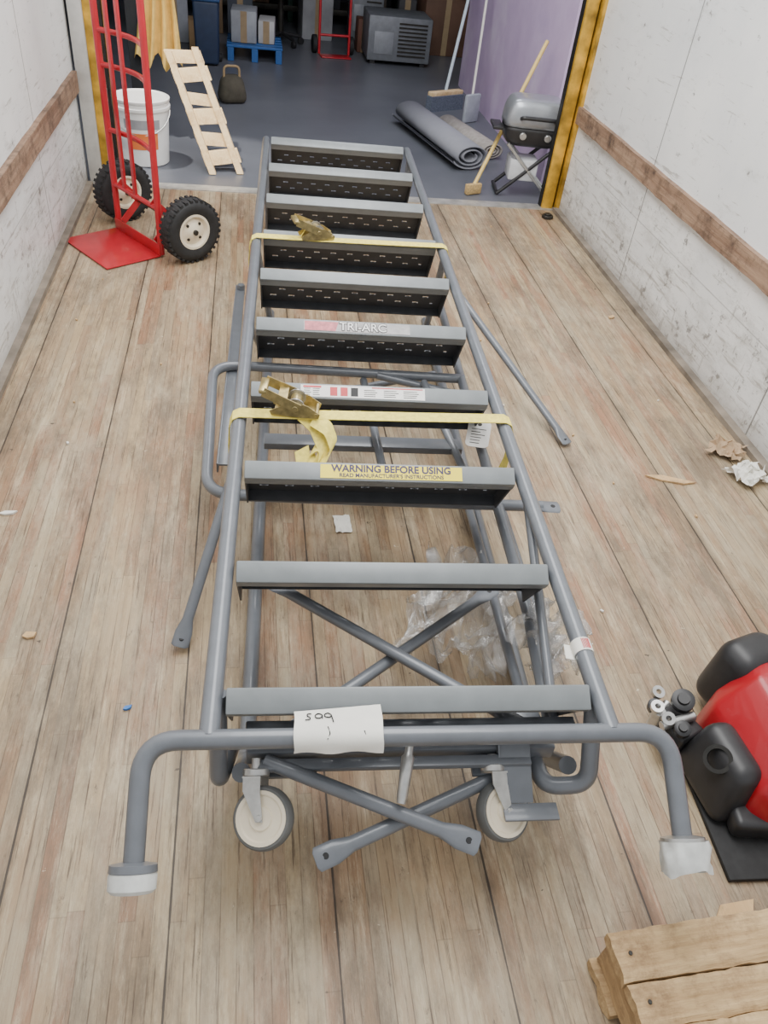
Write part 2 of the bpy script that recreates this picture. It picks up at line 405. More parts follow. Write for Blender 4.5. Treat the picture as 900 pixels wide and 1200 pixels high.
def make_step(i):
    P=Vector((0,STEPY[i],.386)); w=.30
    g=G()
    g.frame(P+Vector((-w,0,0)),(2*w,0,0),D*.042,B*.014,0,.003)
    g.frame(P+Vector((-w,0,0))+D*.038+B*.012,(2*w,0,0),D*.004,B*.02,0)
    nx=61; us=[-w+2*w*k/nx for k in range(nx+1)]
    vs=[.010,.030,.037,.062,.069,.096,.103,.130,.137,.168]
    vv=[];ff=[]
    for t in (0,.003):
        for b in vs:
            for u in us: vv.append(P+Vector((u,0,0))+D*(.004+t)+B*b)
    W=nx+1; H=len(vs); lay=W*H
    def hole(a,b):
        if b%2==0 or a<3 or a>nx-4: return False
        return (a+(3 if (b//2)%2 else 0))%6 in (0,1)
    for b in range(H-1):
        for a in range(nx):
            q=[b*W+a,b*W+a+1,(b+1)*W+a+1,(b+1)*W+a]
            if hole(a,b):
                for k in range(4):
                    r,s_=q[k],q[(k+1)%4]; ff.append((r,s_,s_+lay,r+lay))
                continue
            ff.append(tuple(q)); ff.append(tuple(x+lay for x in q))
    g.add(vv,ff,1)
    rear=.03 if i>1 else .012
    g.frame(P+Vector((-w,0,0))+B*.166+D*.004,(2*w,0,0),D*rear,B*.004,1)
    for sx in (-1,1):
        g.frame(P+Vector((sx*w-(.004 if sx>0 else 0),0,0))+D*.004+B*.01,(.004,0,0),D*.036,B*.158,1)
    return g.make('step',[STEPLIP,TREAD],lad,ang=25)
for i in range(10): make_step(i)
def lipsheet(name,i,x0,x1,mat,h0=.005,h1=.037,th=.0008):
    P=Vector((0,STEPY[i],.386)); g=G()
    g.frame(P+Vector((x0,0,0))+D*h0+F*.0004,(x1-x0,0,0),D*(h1-h0),F*th); return g.make(name,mat,lad,False),P
o,P=lipsheet('warning_label',2,-.137,.178,YSTICK); o["label"]="yellow warning sticker with dark lettering"
def ltext(o,P,body,size,mat,x,dd,bold=0):
    return text('lettering',body,size,mat,o,(Vector((x,0,0))+P+D*dd+F*.0016)-o.location,(1,0,0),-D,bold=bold)
ltext(o,P,'WARNING BEFORE USING',.0225,INDIGO,.02,.0145,.0006)
ltext(o,P,"READ MANUFACTURER'S INSTRUCTIONS",.0125,INDIGO,.02,.030,.0002)
o,P=lipsheet('safety_label',3,-.178,.135,WSTICK); o["label"]="white safety sticker with red header and small print"
g=G()
for k in range(5):
    for r in range(4):
        x=-.17+k*.022 if k<2 else -.02+ (k-2)*.05
        L=.02 if k<2 else .04
        g.frame(P+Vector((x,0,0))+D*(.014+r*.0055)+F*.0013,(L*random.uniform(.7,1),0,0),D*.0016,F*.0003,1)
g.frame(P+Vector((-.172,0,0))+D*.007+F*.0013,(.045,0,0),D*.005,F*.0003,0)
g.frame(P+Vector((.0,0,0))+D*.006+F*.0013,(.13,0,0),D*.003,F*.0003,0)
for k in range(3): g.frame(P+Vector((-.105+k*.026,0,0))+D*.009+F*.0013,(.018,0,0),D*.024,F*.0003,0 if k<2 else 1)
g.v=[v-o.location for v in g.v]; g.make('small_print',[REDINK,BLACKINK],o,False)
o,P=lipsheet('maker_label',4,-.168,.135,GSTICK); o["label"]="faded pink and silver maker sticker with pale lettering"
ltext(o,P,'TRI-ARC',.036,BLACKINK,.0,.021,.0022)
t=ltext(o,P,'TRI-ARC',.036,PALEINK,.0,.021,.0004); t.location+=F*.0006
g=G(); pts=[(-.165,.007),(-.070,.007),(-.078,.036),(-.165,.036)]
g.add([P+Vector((x,0,0))+D*d+F*.0014 for x,d in pts]+[P+Vector((x,0,0))+D*d+F*.0018 for x,d in pts],[(0,1,2,3),(4,5,6,7),(0,1,5,4),(1,2,6,5),(2,3,7,6),(3,0,4,7)])
g.v=[v-o.location for v in g.v]; g.make('pink_bar',PINKINK,o,False)

tube('rear_leg',[(-.278,.03,.2),(-.278,.16,.03),(-.278,2.1,.018)],.0165,PAINT,lad,fr=.06)
tube('rear_leg',[(.30,.03,.2),(.318,.16,.03),(.325,2.1,.018)],.0165,PAINT,lad,fr=.06)
tube('rear_leg',[(.285,.10,.21),(.312,.40,.2),(.325,1.85,.2)],.014,PAINT,lad,fr=.1)
tube('side_strut',[(-.322,1.9,ZR),(-.278,2.05,.02)],.012,PAINT,lad)
tube('side_strut',[(.322,1.9,ZR),(.325,2.05,.02)],.012,PAINT,lad)
tube('side_strut',[(-.322,3.0,ZR),(-.31,3.0,.0)],.012,PAINT,lad)
tube('side_strut',[(.322,3.0,ZR),(.31,3.0,.0)],.012,PAINT,lad)
tube('side_strut',[(.275,1.0,.10),(.262,.22,.16)],.011,PAINT,lad)
tube('side_strut',[(.322,.62,ZR),(.29,.10,.215)],.010,PAINT,lad)
tube('side_strut',[(-.322,1.35,ZR),(-.295,1.75,.04)],.010,PAINT,lad)
tube('frame_return',[(-.315,.075,ZR),(-.315,.02,.19),(-.30,.1,.17)],.0155,PAINT,lad,fr=.02)
tube('frame_return',[(.318,.075,ZR),(.318,-.02,.22),(.245,-.01,.2),(.235,.12,.2)],.0155,PAINT,lad,fr=.035)
g=G(); g.beam((-.27,.055,.225),(.27,.055,.225),.03,.035,bev=.003); g.beam((-.25,.02,.235),(.22,.02,.235),.02,.012,bev=.002)
g.box((-.2,.05,.205),(.1,.07,.008),0,.002); g.box((.17,.045,.205),(.1,.07,.008),0,.002); g.make('caster_crossbar',PAINT,lad)
g=G(); g.beam((-.27,.05,.30),(.29,.05,.30),.018,.018,bev=.003); g.make('rear_crossbar',PAINT,lad)
g=G(); g.box((.255,.13,.19),(.05,.09,.006),0,.002,.2); g.make('gusset_plate',PAINT,lad)
tube('axle_bar',[(-.26,.13,.17),(.27,.13,.17)],.010,PAINT,lad)
UPB=(0,-.4,.9)
tube('cross_brace',[(-.238,.03,.235),(.108,-.118,.215)],.0125,PAINT,lad,flat=(0,1),up=UPB)
tube('cross_brace',[(.185,.02,.20),(-.155,-.12,.185)],.0125,PAINT,lad,flat=(0,1),up=UPB)
tube('cross_brace',[(-.25,.475,.215),(.235,.10,.215)],.012,PAINT,lad,flat=(1,1))
tube('cross_brace',[(.255,.48,.188),(-.25,.08,.188)],.012,PAINT,lad,flat=(1,1))
g=G(); a=Vector((0,.02,.31)); b=Vector((-.018,-.062,.25)); 
g.sweep([a+(b-a)*t for t in (0,.25,.3,.9,1)],[.006,.007,.011,.009,.007]); g.make('lever_grip',[ZINC],lad)["label"]="bare metal lever grip"
g=G(); g.frame((.165,.075,.275),(.055,0,0),(0,-.115,-.075),(0,.003,-.005),0,.001); g.frame((.165,-.04,.2),(.095,0,0),(0,-.03,-.002),(0,0,-.005),0,.001)
g.frame((.163,.075,.275),(.004,0,0),(0,-.115,-.075),(0,-.012,-.03),0)
g.make('foot_lever',PAINT,lad)
def caster(cx,cy,cz,twist):
    c=part_empty('caster',lad,(cx,cy,cz))
    n0=-B; R=Matrix.Rotation(twist,3,D); n=R@n0; s=n.cross(D).normalized()
    wc=D*.075+s*.015
    g=G(); g.lathe(wc,n,[(.042,-.013),(.047,-.0125),(.050,-.008),(.0508,0),(.050,.008),(.047,.0125),(.042,.013)],0,40,ring=True); g.make('tire',GRAYRUB,c)
    g=G(); g.lathe(wc,n,[(.012,-.0165),(.018,-.0165),(.020,-.012),(.034,-.0115),(.037,-.0145),(.043,-.0145),(.043,.0145),(.037,.0145),(.034,.0115),(.020,.012),(.018,.0165),(.012,.0165)],0,40); g.make('wheel_hub',CREAM,c)
    g=G(); g.cyl(D*.004,D,.022,.012,0); g.cyl(-D*.004,D,.008,.03,0)
    for k in (-1,1):
        a=D*.012+n*k*.019; 
        g.frame(a-s*.015-n*.001,s*.030,D*.02,n*.002,0); 
        g.add([a-s*.015+D*.02,a+s*.015+D*.02,wc+n*k*.019+s*.006+D*.006,wc+n*k*.019-s*.006+D*.006,
               a-s*.015+D*.02+n*.002,a+s*.015+D*.02+n*.002,wc+n*(k*.019+.002)+s*.006+D*.006,wc+n*(k*.019+.002)-s*.006+D*.006],
              [(0,1,2,3),(4,5,6,7),(0,1,5,4),(1,2,6,5),(2,3,7,6),(3,0,4,7)],0)
    g.frame(D*.010-s*.016-n*.021,s*.032,n*.042,D*.003,0)
    g.cyl(wc,n,.0055,.050,0,12); g.make('caster_fork',ZINC,c)
caster(-.252,.015,.232,.35); caster(.155,.02,.222,-.35)
tube('handrail',[(.33,1.36,.2),(-.43,1.385,.2),(-.40,.775,.2),(.43,.755,.2)],.0145,PAINT,lad,fr=.08)
tube('handrail_end',[(.40,.757,.2),(.475,.752,.2)],.0145,PAINT,lad,flat=(0,1))
g=G(); g.beam((-.22,.80,.235),(.12,.80,.235),.03,.006,bev=.001); g.make('flat_bar',TREAD,lad)
for x0,x1 in ((-.20,-.165),(-.02,.085)):
    g=G(); g.box(((x0+x1)/2,.80,.2386),(x1-x0,.018,.001)); g.make('yellow_sticker',YSTICK,lad,False)
g=G(); g.beam((-.378,1.93,.2),(-.372,.93,.17),.032,.006,bev=.001); g.beam((-.392,1.93,.19),(-.386,.93,.16),.005,.03,bev=.001); g.cyl((-.375,1.9,.21),(0,0,1),.012,.02,0); g.make('channel_brace',PAINT,lad)
tube('support_tube',[(-.345,1.93,.17),(-.345,.9,.14)],.0125,PAINT,lad)
tube('loose_strut',[(-.325,.85,.26),(-.44,.455,.018)],.0125,PAINT,lad,flat=(0,1),up=(.2,0,1))
tube('loose_strut',[(.36,1.93,.26),(.695,1.30,.012)],.0125,PAINT,lad,flat=(0,1))
tube('loose_strut',[(.30,1.1,.24),(.405,.40,.02)],.0125,PAINT,lad)
tube('loose_strut',[(.20,1.33,.2),(.30,.85,.12)],.0115,PAINT,lad,flat=(0,1))
tube('inner_brace',[(.02,1.36,.18),(.05,.80,.17)],.012,PAINT,lad)
tube('inner_brace',[(.06,1.36,.2),(.30,1.32,.17)],.012,PAINT,lad)
tube('inner_brace',[(-.25,1.75,.1),(.28,1.7,.1)],.012,PAINT,lad)
tube('inner_brace',[(-.26,1.30,.12),(.27,1.52,.12)],.011,PAINT,lad)
g=G(); g.beam((-.27,1.07,.15),(.28,1.07,.15),.05,.02,bev=.002); g.make('inner_channel',PAINT,lad)
g=G(); g.sweep([(.322,.15,ZR),(.322,.178,ZR)],.0182,n=20); g.frame((.290,.150,.352),(.024,-.005,-.002),(.004,.032,0),(0,0,.0008)); 
o=g.make('barcode_tag',WHITEPAPER,lad); o["label"]="white barcode tag wrapped on rail"
g=G()
for k in range(7):
    a=math.radians(62+k*7); c=Vector((.322,.153,ZR))+Vector((math.cos(a),0,math.sin(a)))*.0186
    g.frame(c-Vector((.0006,0,0)),(.0012,0,-.0002),(0,.022,0),(0,0,.0004))
g.v=[v-o.location for v in g.v]; g.make('barcode',REDINK,o,False)
def rrect(w,h,r,n=6):
    out=[]
    for cx,cy,a0 in ((w/2-r,h/2-r,0),(-w/2+r,h/2-r,90),(-w/2+r,-h/2+r,180),(w/2-r,-h/2+r,270)):
        for k in range(n+1):
            a=math.radians(a0+90*k/n); out.append((cx+r*math.cos(a),cy+r*math.sin(a)))
    return out
tc0=Vector((.302,1.00,.245)); tx=Vector((.95,-.25,.05)).normalized(); ty=Vector((.25,.93,.25)).normalized(); tn=tx.cross(ty).normalized()
rr=rrect(.062,.095,.014); m=len(rr); v=[tc0+tx*x+ty*y for x,y in rr]+[tc0+tx*x+ty*y+tn*.001 for x,y in rr]
f=[tuple(range(m)),tuple(range(m,2*m))]+[(i,(i+1)%m,m+(i+1)%m,m+i) for i in range(m)]
o=mesh('hang_tag',v,f,WSTICK,lad,False); o["label"]="white rounded printed tag with a punched hole"
g=G(); g.cyl(tc0+ty*.034+tn*.0014,tn,.006,.001,0,16)
for k in range(6): g.frame(tc0-tx*.02+ty*(.015-k*.010)+tn*.0012,tx*.04*random.uniform(.6,1),ty*.0022,tn*.0004)
g.v=[v-o.location for v in g.v]; g.make('tag_print',DARKSTEEL,o,False)

def loc2w(x,y,z=0):
    c,s=math.cos(RZ),math.sin(RZ); return Vector((OX+c*x-s*y,OY+s*x+c*y,z))
ps=[(.030,.3705),(.018,.3735),(.005,.3765),(-.010,.3790),(-.022,.3765),(-.029,.368),(-.031,.358),(-.032,.350)]
v=[];f=[];n=14
base=Vector((-.125,.0,.376))
pap=empty('paper_note','torn white paper note with handwriting draped over steel bar','paper',loc2w(*base),RZ)
for i,(y,z) in enumerate(ps):
    for j in range(n+1):
        x=-.193+.138*j/n; wob=.0015*noise.noise(Vector((x*40,i*.6,0)))
        dy=.002*math.sin(j*.8)*(1 if i==len(ps)-1 else 0)+.012*(j/n if i==0 else 0)
        v.append(Vector((x+.001*math.sin(i*1.3),y+dy,z+abs(wob)+.0015))-base)
for i in range(len(ps)-1):
    for j in range(n):
        a=i*(n+1)+j; f.append((a,a+1,a+n+2,a+n+1))
mesh('sheet',v,f,WHITEPAPER,pap,True)
def scrib(pts):
    P_=[Vector((x,y,z+.0035))-base for x,y,z in pts]
    g=G(); g.sweep(fillet(P_,.004,4) if len(P_)>2 else P_,.0009,n=6); g.make('pen_stroke',BLACKINK,pap)
def zz(y): return .3765-(y-.005)*.23
cx=-.150
def up(pts): scrib([(cx+x,.017+y,zz(.017+y)) for x,y in pts])
up([(.018,-.012),(.015,.004),(.010,.008),(.004,.005),(.005,-.001),(.012,-.002),(.015,.001)])
up([(.001,-.004),(.001,.004),(-.005,.007),(-.011,.003),(-.009,-.003),(-.003,-.004),(.001,.001)])
up([(-.016,.006),(-.022,.007),(-.023,.001),(-.018,-.001),(-.018,-.006),(-.026,-.007)])
scrib([(-.141,-.004,.3772),(-.138,-.016,.3764),(-.142,-.024,.3727)])
scrib([(-.085,-.012,.3772),(-.082,-.022,.374)])

def strap(y,rx,label,rot):
    st=empty('ratchet_strap',label,'ratchet strap',loc2w(0,y,0),RZ,'yellow ratchet straps around the ladder')
    prof=[(-.338,.215),(-.347,.25),(-.348,.30),(-.345,.35),(-.337,.372),(-.322,.3805),(-.2,.3795),(0,.379),(.2,.3795),(.322,.3805),(.337,.372),(.345,.35),(.350,.30),(.350,.25),(.342,.215)]
    g=G(); ribbon([(x,.012*math.sin(x*2.0),z) for x,z in prof],(0,1,0),.038,th=.002,g=g)
    g.make('webbing',YELLOWWEB,st)
    for s in (-1,1):
        g=G(); g.sweep(fillet([(s*.342,-.015,.225),(s*.342,.015,.225),(s*.335,.0,.195)],.006),.003,n=8); g.make('strap_hook',BRASSY,st)
    r=part_empty('ratchet',st,(rx,.004,.383),rot)
    g=G()
    for s in (-1,1):
        yy=s*.024
        pr=[(-.055,0),(.055,0),(.06,.012),(.02,.034),(-.005,.04),(-.03,.032),(-.058,.012)]
        k=len(g.v); g.v+=[Vector((x,yy+t,z)) for t in (0,.0025) for x,z in pr]; m=len(pr)
        g.f+=[tuple(k+i for i in range(m)),tuple(k+m+i for i in range(m))]+[(k+i,k+(i+1)%m,k+m+(i+1)%m,k+m+i) for i in range(m)]; g.m+=[0]*(m+2)
    g.box((0,0,.003),(.1,.046,.003)); g.cyl((-.05,0,.01),(0,1,0),.005,.056)
    g.make('ratchet_frame',BRASSY,r)
    g=G(); g.cyl((.0,0,.026),(0,1,0),.014,.044); g.cyl((.0,0,.026),(0,1,0),.007,.066); g.make('spool',BRASSY,r)
    for s in (-1,1):
        g=G(); g.lathe((0,s*.021,.026),(0,1,0),[(.022,-.002),(.022,.002)],n=12); g.make('ratchet_gear',ZINC,r)
    g=G()
    for s in (-1,1):
        g.beam((-.01,s*.031,.026),(.075,s*.027,.062),.003,.024,up=(0,0,1))
    g.beam((.075,-.030,.062),(.075,.030,.062),.02,.012,bev=.004); g.beam((.03,-.028,.046),(.03,.028,.046),.022,.003)
    g.make('ratchet_handle',BRASSY,r)
    return st
s1=strap(1.945,-.12,'yellow ratchet strap with worn buckle around upper ladder steps',math.pi+.25)
s2=strap(.865,-.19,'yellow ratchet strap with loose tail bundle around middle ladder steps',math.pi-.1)
g=G(); ribbon(fillet([(-.15,-.02,.378),(-.115,-.045,.37),(-.10,-.07,.34),(-.12,-.10,.31),(-.15,-.10,.30),(-.155,-.07,.32),(-.125,-.06,.34),(-.13,-.09,.32)],.025,6),Vector((.35,.75,.3)).normalized(),.040,th=.003,g=g)
ribbon(fillet([(-.17,-.01,.378),(-.14,-.03,.36),(-.12,-.07,.33),(-.14,-.10,.30),(-.17,-.09,.30),(-.175,-.06,.32)],.02,5),Vector((.8,.45,.2)).normalized(),.038,th=.003,g=g)
g.make('loose_tail',YELLOWWEB,s2)
g=G(); ribbon(fillet([(-.17,.01,.384),(-.155,.03,.40),(-.15,.02,.42),(-.17,.0,.425)],.01),(.3,.95,0),.034,th=.003,g=g); g.make('loose_tail',YELLOWWEB,s1)

def plastic():
    N=NT('clear_plastic_film'); tr=N.n('ShaderNodeBsdfTransparent'); gl=N.n('ShaderNodeBsdfGlossy'); gl.inputs['Roughness'].default_value=.16
    df=N.n('ShaderNodeBsdfDiffuse'); df.inputs['Color'].default_value=(.86,.85,.82,1)
    tc=N.n('ShaderNodeTexCoord').outputs['Object']; fz=N.noise(tc,16,6,.7)
    bn=N.n('ShaderNodeBump'); bn.inputs['Strength'].default_value=.9; bn.inputs['Distance'].default_value=.008; N.l(N.noise(tc,32,5,.7),bn.inputs['Height'])
    N.l(bn.outputs[0],gl.inputs['Normal'])
    m0=N.n('ShaderNodeMixShader'); m0.inputs[0].default_value=.35; N.l(gl.outputs[0],m0.inputs[1]); N.l(df.outputs[0],m0.inputs[2])
    m=N.n('ShaderNodeMixShader'); N.l(N.ramp(fz,[(.35,(.20,.20,.20,1)),(.7,(.6,.6,.6,1))]),m.inputs[0]); N.l(tr.outputs[0],m.inputs[1]); N.l(m0.outputs[0],m.inputs[2]); N.l(m.outputs[0],N.out.inputs[0]); return N.m
PLAS=plastic()
tag(crumple('plastic_film',.22,.34,44,.11,PLAS,(.475,1.23,.004),-.35,4,fr=1.1,smooth=True,ragged=.35),'crumpled clear plastic film lying on floor inside ladder','plastic film')
tag(crumple('plastic_film',.13,.13,26,.08,PLAS,(.605,1.03,.14),.3,9,(.3,.2),fr=1.1,smooth=True),'small crumpled clear plastic film caught on ladder leg','plastic film')
tag(crumple('paper_scrap',.045,.07,8,.004,WHITEPAPER,(.238,1.60,.002),.05,5,ragged=.08),'small white paper scrap on floor under ladder','paper scrap')

# ------------------------------------------------------------------ hand truck
ang=math.atan2(-.8,.6)
ht=empty('hand_truck','red steel hand truck with pneumatic tires standing on floor','hand truck',(-.49,3.47,0),ang)
g=G(); g.box((0,-.125,.006),(.36,.25,.006),0,.002); g.box((0,.0,.03),(.36,.005,.05),0,.001); g.make('toe_plate',REDPAINT,ht)
for x in (-.17,.17):
    tube('frame_rail',[(x,.012,.01),(x,.012,1.0),(x,.03,1.35)],.0135,REDPAINT,ht,fr=.2)
for x in (-.085,.0):
    g=G(); g.beam((x,.012,.20),(x,.012,1.2),.022,.010,up=(0,1,0),bev=.001); g.make('center_bar',REDPAINT,ht)
for z,b in ((.2,.0),(.42,.03),(.66,.045),(.78,.045),(1.1,.045)):
    pts=[(-.17+.34*k/10,.012+b*math.sin(math.pi*k/10),z) for k in range(11)]
    g=G(); g.sweep(pts,.010); g.make('cross_bar',REDPAINT,ht)
tube('axle',[(-.25,.10,.13),(.25,.10,.13)],.009,DARKSTEEL,ht)
for x in (-.13,.13):
    g=G(); g.beam((x,.012,.22),(x,.10,.13),.005,.03,up=(0,0,1)); g.beam((x,.012,.05),(x,.10,.13),.005,.03,up=(0,0,1)); g.make('axle_bracket',REDPAINT,ht)
def htwheel(x):
    w=part_empty('wheel',ht,(x,.10,.13))
    g=G(); prof=[(.068,-.03),(.09,-.04),(.112,-.038),(.124,-.026),(.129,0),(.124,.026),(.112,.038),(.09,.04),(.068,.03)]
    g.lathe((0,0,0),(1,0,0),prof,0,48,ring=True)
    for k in range(32):
        a=2*math.pi*k/32
        for s in (-1,1):
            d=Vector((0,math.cos(a+s*.05),math.sin(a+s*.05))); t=Vector((0,-math.sin(a),math.cos(a)))
            g.frame(d*.119+Vector((s*.019-.014,0,0))-t*.006,(.028,0,0),t*.012,d*.010,0)
    g.make('tire',RUBBER,w)
    g=G(); g.lathe((0,0,0),(1,0,0),[(.02,-.036),(.03,-.028),(.055,-.018),(.063,-.034),(.072,-.034),(.072,.034),(.063,.034),(.055,.018),(.03,.028),(.02,.036)],0,32)
    g.make('wheel_hub',CREAM,w)
    g=G(); g.cyl((0,0,0),(1,0,0),.011,.09)
    for k in range(4):
        a=math.pi/4+k*math.pi/2; g.cyl((0,math.cos(a)*.04,math.sin(a)*.04),(1,0,0),.006,.058,0,10)
    g.make('hub_bolts',DARKSTEEL,w)
htwheel(-.265); htwheel(.265)

# ------------------------------------------------------------------ red machine
mat_o=G(); mat_o.box((1.14,.68,.006),(.52,.25,.012),0,.003,-.05); tag(mat_o.make('rubber_mat',RUBBER),'black rubber mat on wooden floor under red machine','mat')
def blob(name,c,size,mat,parent,bev,rz=0,taper=None,segs=4):
    bm=bmesh.new(); bmesh.ops.create_cube(bm,size=1)
    for q in bm.verts: q.co=Vector((q.co.x*size[0],q.co.y*size[1],q.co.z*size[2]))
    if taper:
        for q in bm.verts:
            if q.co.z>0: q.co.x=q.co.x*taper[0]+taper[2]; q.co.y=q.co.y*taper[1]+taper[3]
    bmesh.ops.bevel(bm,geom=list(bm.edges),offset=bev,segments=segs,affect='EDGES',profile=.5)
    R=Matrix.Rotation(rz,3,'Z'); bm.verts.index_update()
    v=[R@q.co+Vector(c) for q in bm.verts]; f=[tuple(x.index for x in q.verts) for q in bm.faces]; bm.free()
    return mesh(name,v,f,mat,parent,True)
mc=empty('engine_unit','angular red engine machine with black covers and chrome couplings','machine',(1.1,.8,.012))
def hood():
    sec=[(-.165,.0),(-.150,.10),(-.085,.185),(.02,.215),(.26,.215),(.26,.0)]
    ys=[-.165,-.135,.08,.125]; sc=[.93,1,1,.92]
    m=len(sec); v=[]
    for y,s in zip(ys,sc):
        for x,z in sec: v.append((x if x>.2 else x*s+ (0.02 if s<1 else 0),y+.15*z*(1 if y<0 else .2),z*s+.005))
    f=[tuple(range(m)),tuple((len(ys)-1)*m+i for i in range(m))]
    for k in range(len(ys)-1):
        for i in range(m): f.append((k*m+i,k*m+(i+1)%m,(k+1)*m+(i+1)%m,(k+1)*m+i))
    o=mesh('red_shell',v,f,REDBODY,mc,True)
    bv=o.modifiers.new('b','BEVEL'); bv.width=.010; bv.segments=3; bv.limit_method='ANGLE'; bv.angle_limit=.3
    return o
hood()
blob('side_cover',(-.182,-.045,.065),(.095,.17,.130),BLACKPL,mc,.026,.10,(.66,.8,.02,.01),4)
blob('lower_skirt',(-.13,-.115,.028),(.11,.10,.05),BLACKPL,mc,.014,-.15,None,4)
blob('air_cleaner_cover',(-.035,.165,.10),(.17,.12,.18),BLACKPL,mc,.040,.3,(.8,.85,0,0),5)
blob('recoil_cover',(.0,-.02,.217),(.16,.14,.02),BLACKPL,mc,.009,.0,(.9,.9,0,0),3)
g=G(); g.lathe((-.203,-.045,.108),(-.62,-.3,.72),[(.020,-.006),(.028,-.006),(.028,.005),(.020,.005)],n=28,ring=True); g.make('cover_ring',GRIME,mc)
blob('valve_block',(-.215,.075,.035),(.07,.085,.06),BLACKPL,mc,.008,.4,None,3)
g=G()
g.cyl((-.245,.055,.035),(.3,.9,.2),.013,.06); g.cyl((-.255,.095,.04),(0,0,1),.014,.07); g.cyl((-.225,.07,.072),(1,.2,.1),.010,.08)
g.cyl((-.235,.115,.045),(.8,.5,.2),.012,.05); g.make('chrome_coupling',ZINC,mc)
for p,r in (((-.205,.105,.092),.024),((-.228,.045,.078),.017),((-.25,.12,.055),.016)):
    g=G(); g.lathe(p,(-.3,-.3,1),[(r*.75,-.011),(r,-.009),(r,.009),(r*.75,.011),(r*.55,.011),(r*.5,.018),(r*.2,.018)],n=24); g.make('knob',BLACKPL,mc)
for p,ax in (((-.262,.10,.082),(-.2,-.2,1)),((-.262,.035,.045),(-.4,-.6,.6)),((-.238,.145,.07),(0,-.3,1)),((-.25,.07,.082),(-.3,-.5,1))):
    g=G(); g.lathe(p,ax,[(.006,-.006),(.014,-.006),(.014,.006),(.006,.006)],n=20,ring=True); g.make('ring_fitting',ZINC,mc)

# ------------------------------------------------------------------ wooden pallet
pl=empty('wooden_pallet','weathered yellowish wooden pallet with close rough boards on floor','pallet',(.78,.28,0),.04)
def rough(name,x0,x1,y0,y1,z0,z1,mat,seed,axis='x',warp=.002):
    nx,ny=(40,7) if axis=='x' else (5,24); v=[];f=[]
    for top in (0,1):
        for i in range(nx+1):
            for j in range(ny+1):
                x=x0+(x1-x0)*i/nx; y=y0+(y1-y0)*j/ny
                q=Vector((x*9+seed,y*9,seed))
                if j in (0,ny): y+=.0016*noise.noise(q*3)+ (.0022*noise.noise(q*9))
                if i in (0,nx): x+=.006*noise.noise(Vector((seed,y*60,top*.7)))
                z=(z1 if top else z0)+warp*noise.noise(q*.8)+.0010*noise.noise(q*6)
                if top and j in (0,ny): z-=.002+.003*max(0,noise.noise(q*8))
                v.append((x,y,z))
    W=ny+1; L=(nx+1)*W
    for i in range(nx):
        for j in range(ny):
            a=i*W+j; f.append((a,a+1,a+W+1,a+W)); f.append((L+a,L+a+1,L+a+W+1,L+a+W))
    for i in range(nx):
        for j in (0,ny): a=i*W+j; f.append((a,a+W,L+a+W,L+a))
    for j in range(ny):
        for i in (0,nx): a=i*W+j; f.append((a,a+1,L+a+1,L+a))
    return mesh(name,v,f,mat,pl,False)
rough('deck_board',-.215,.40,.115,.190,.098,.121,PALLETX,1.3)
rough('deck_board',-.212,.40,.050,.112,.098,.120,PALLETX,4.1)
rough('deck_board',-.160,.40,-.075,.047,.100,.130,PALLETX,7.7)
rough('deck_board',-.160,.40,-.20,-.078,.100,.130,PALLETX,9.7)
rough('stringer',-.205,-.165,-.2,.185,.022,.098,PALLETY,2.2,'y')
rough('stringer',.10,.14,-.2,.185,.022,.098,PALLETY,3.2,'y')
rough('bottom_board',-.218,.40,.10,.188,.001,.021,PALLETX,5.5)
rough('bottom_board',-.212,.40,-.02,.07,.001,.021,PALLETX,6.5)
for x,y,z in ((-.19,.155,.1215),(-.188,.085,.1205),(-.14,.01,.1305),(-.14,-.05,.1305)):
    g=G(); g.cyl((x,y,z),(0,0,1),.0035,.003,0,10); g.make('nail_head',DARKSTEEL,pl)

# ------------------------------------------------------------------ debris
TANP=simple('brown_scrap_paper',(176,150,120),.8)
SPL=wood('wood_splinter_mat',(196,160,112),(220,186,140))
tag(crumple('crumpled_paper',.11,.10,12,.035,WHITEPAPER,(1.55,1.80,.003),.4,2),'crumpled white paper beside the wall','paper scrap')
tag(crumple('crumpled_paper',.10,.10,10,.03,TANP,(1.55,1.94,.003),.9,6),'torn brown paper scrap beside the wall','paper scrap')
def sliver(x,y,L,w,rz,mat,label,name='wood_splinter'):
    g=G(); g.add([(-L/2,0,.002),(-L/6,w/2,.001),(L/2,w*.1,.002),(L/4,-w/2,.001),(-L/5,-w*.4,.001),(-L/2,0,.007),(-L/6,w/2,.006),(L/2,w*.1,.006),(L/4,-w/2,.007),(-L/5,-w*.4,.006)],
       [(0,1,2,3,4),(5,6,7,8,9),(0,1,6,5),(1,2,7,6),(2,3,8,7),(3,4,9,8),(4,0,5,9)])
    R=Matrix.Rotation(rz,3,'Z'); g.v=[R@v+Vector((x,y,0)) for v in g.v]; tag(g.make(name,mat,None,False),label,'debris')
sliver(1.287,1.79,.16,.03,-.25,SPL,'pale wood splinter on truck floor')
sliver(-.499,1.238,.03,.022,.3,SPL,'small wood chip on truck floor')
sliver(-.634,1.66,.045,.015,.2,WHITEPAPER,'small white paper chip on truck floor','paper_chip')
sliver(-.265,1.03,.02,.01,.5,simple('blue_plastic',(60,120,190),.5),'tiny blue plastic bit on truck floor','plastic_bit')
sliver(.86,.515,.10,.04,.3,SPL,'rough wood scrap beside pallet')
sliver(1.5,2.9,.04,.02,.8,SPL,'small wood chip on truck floor')
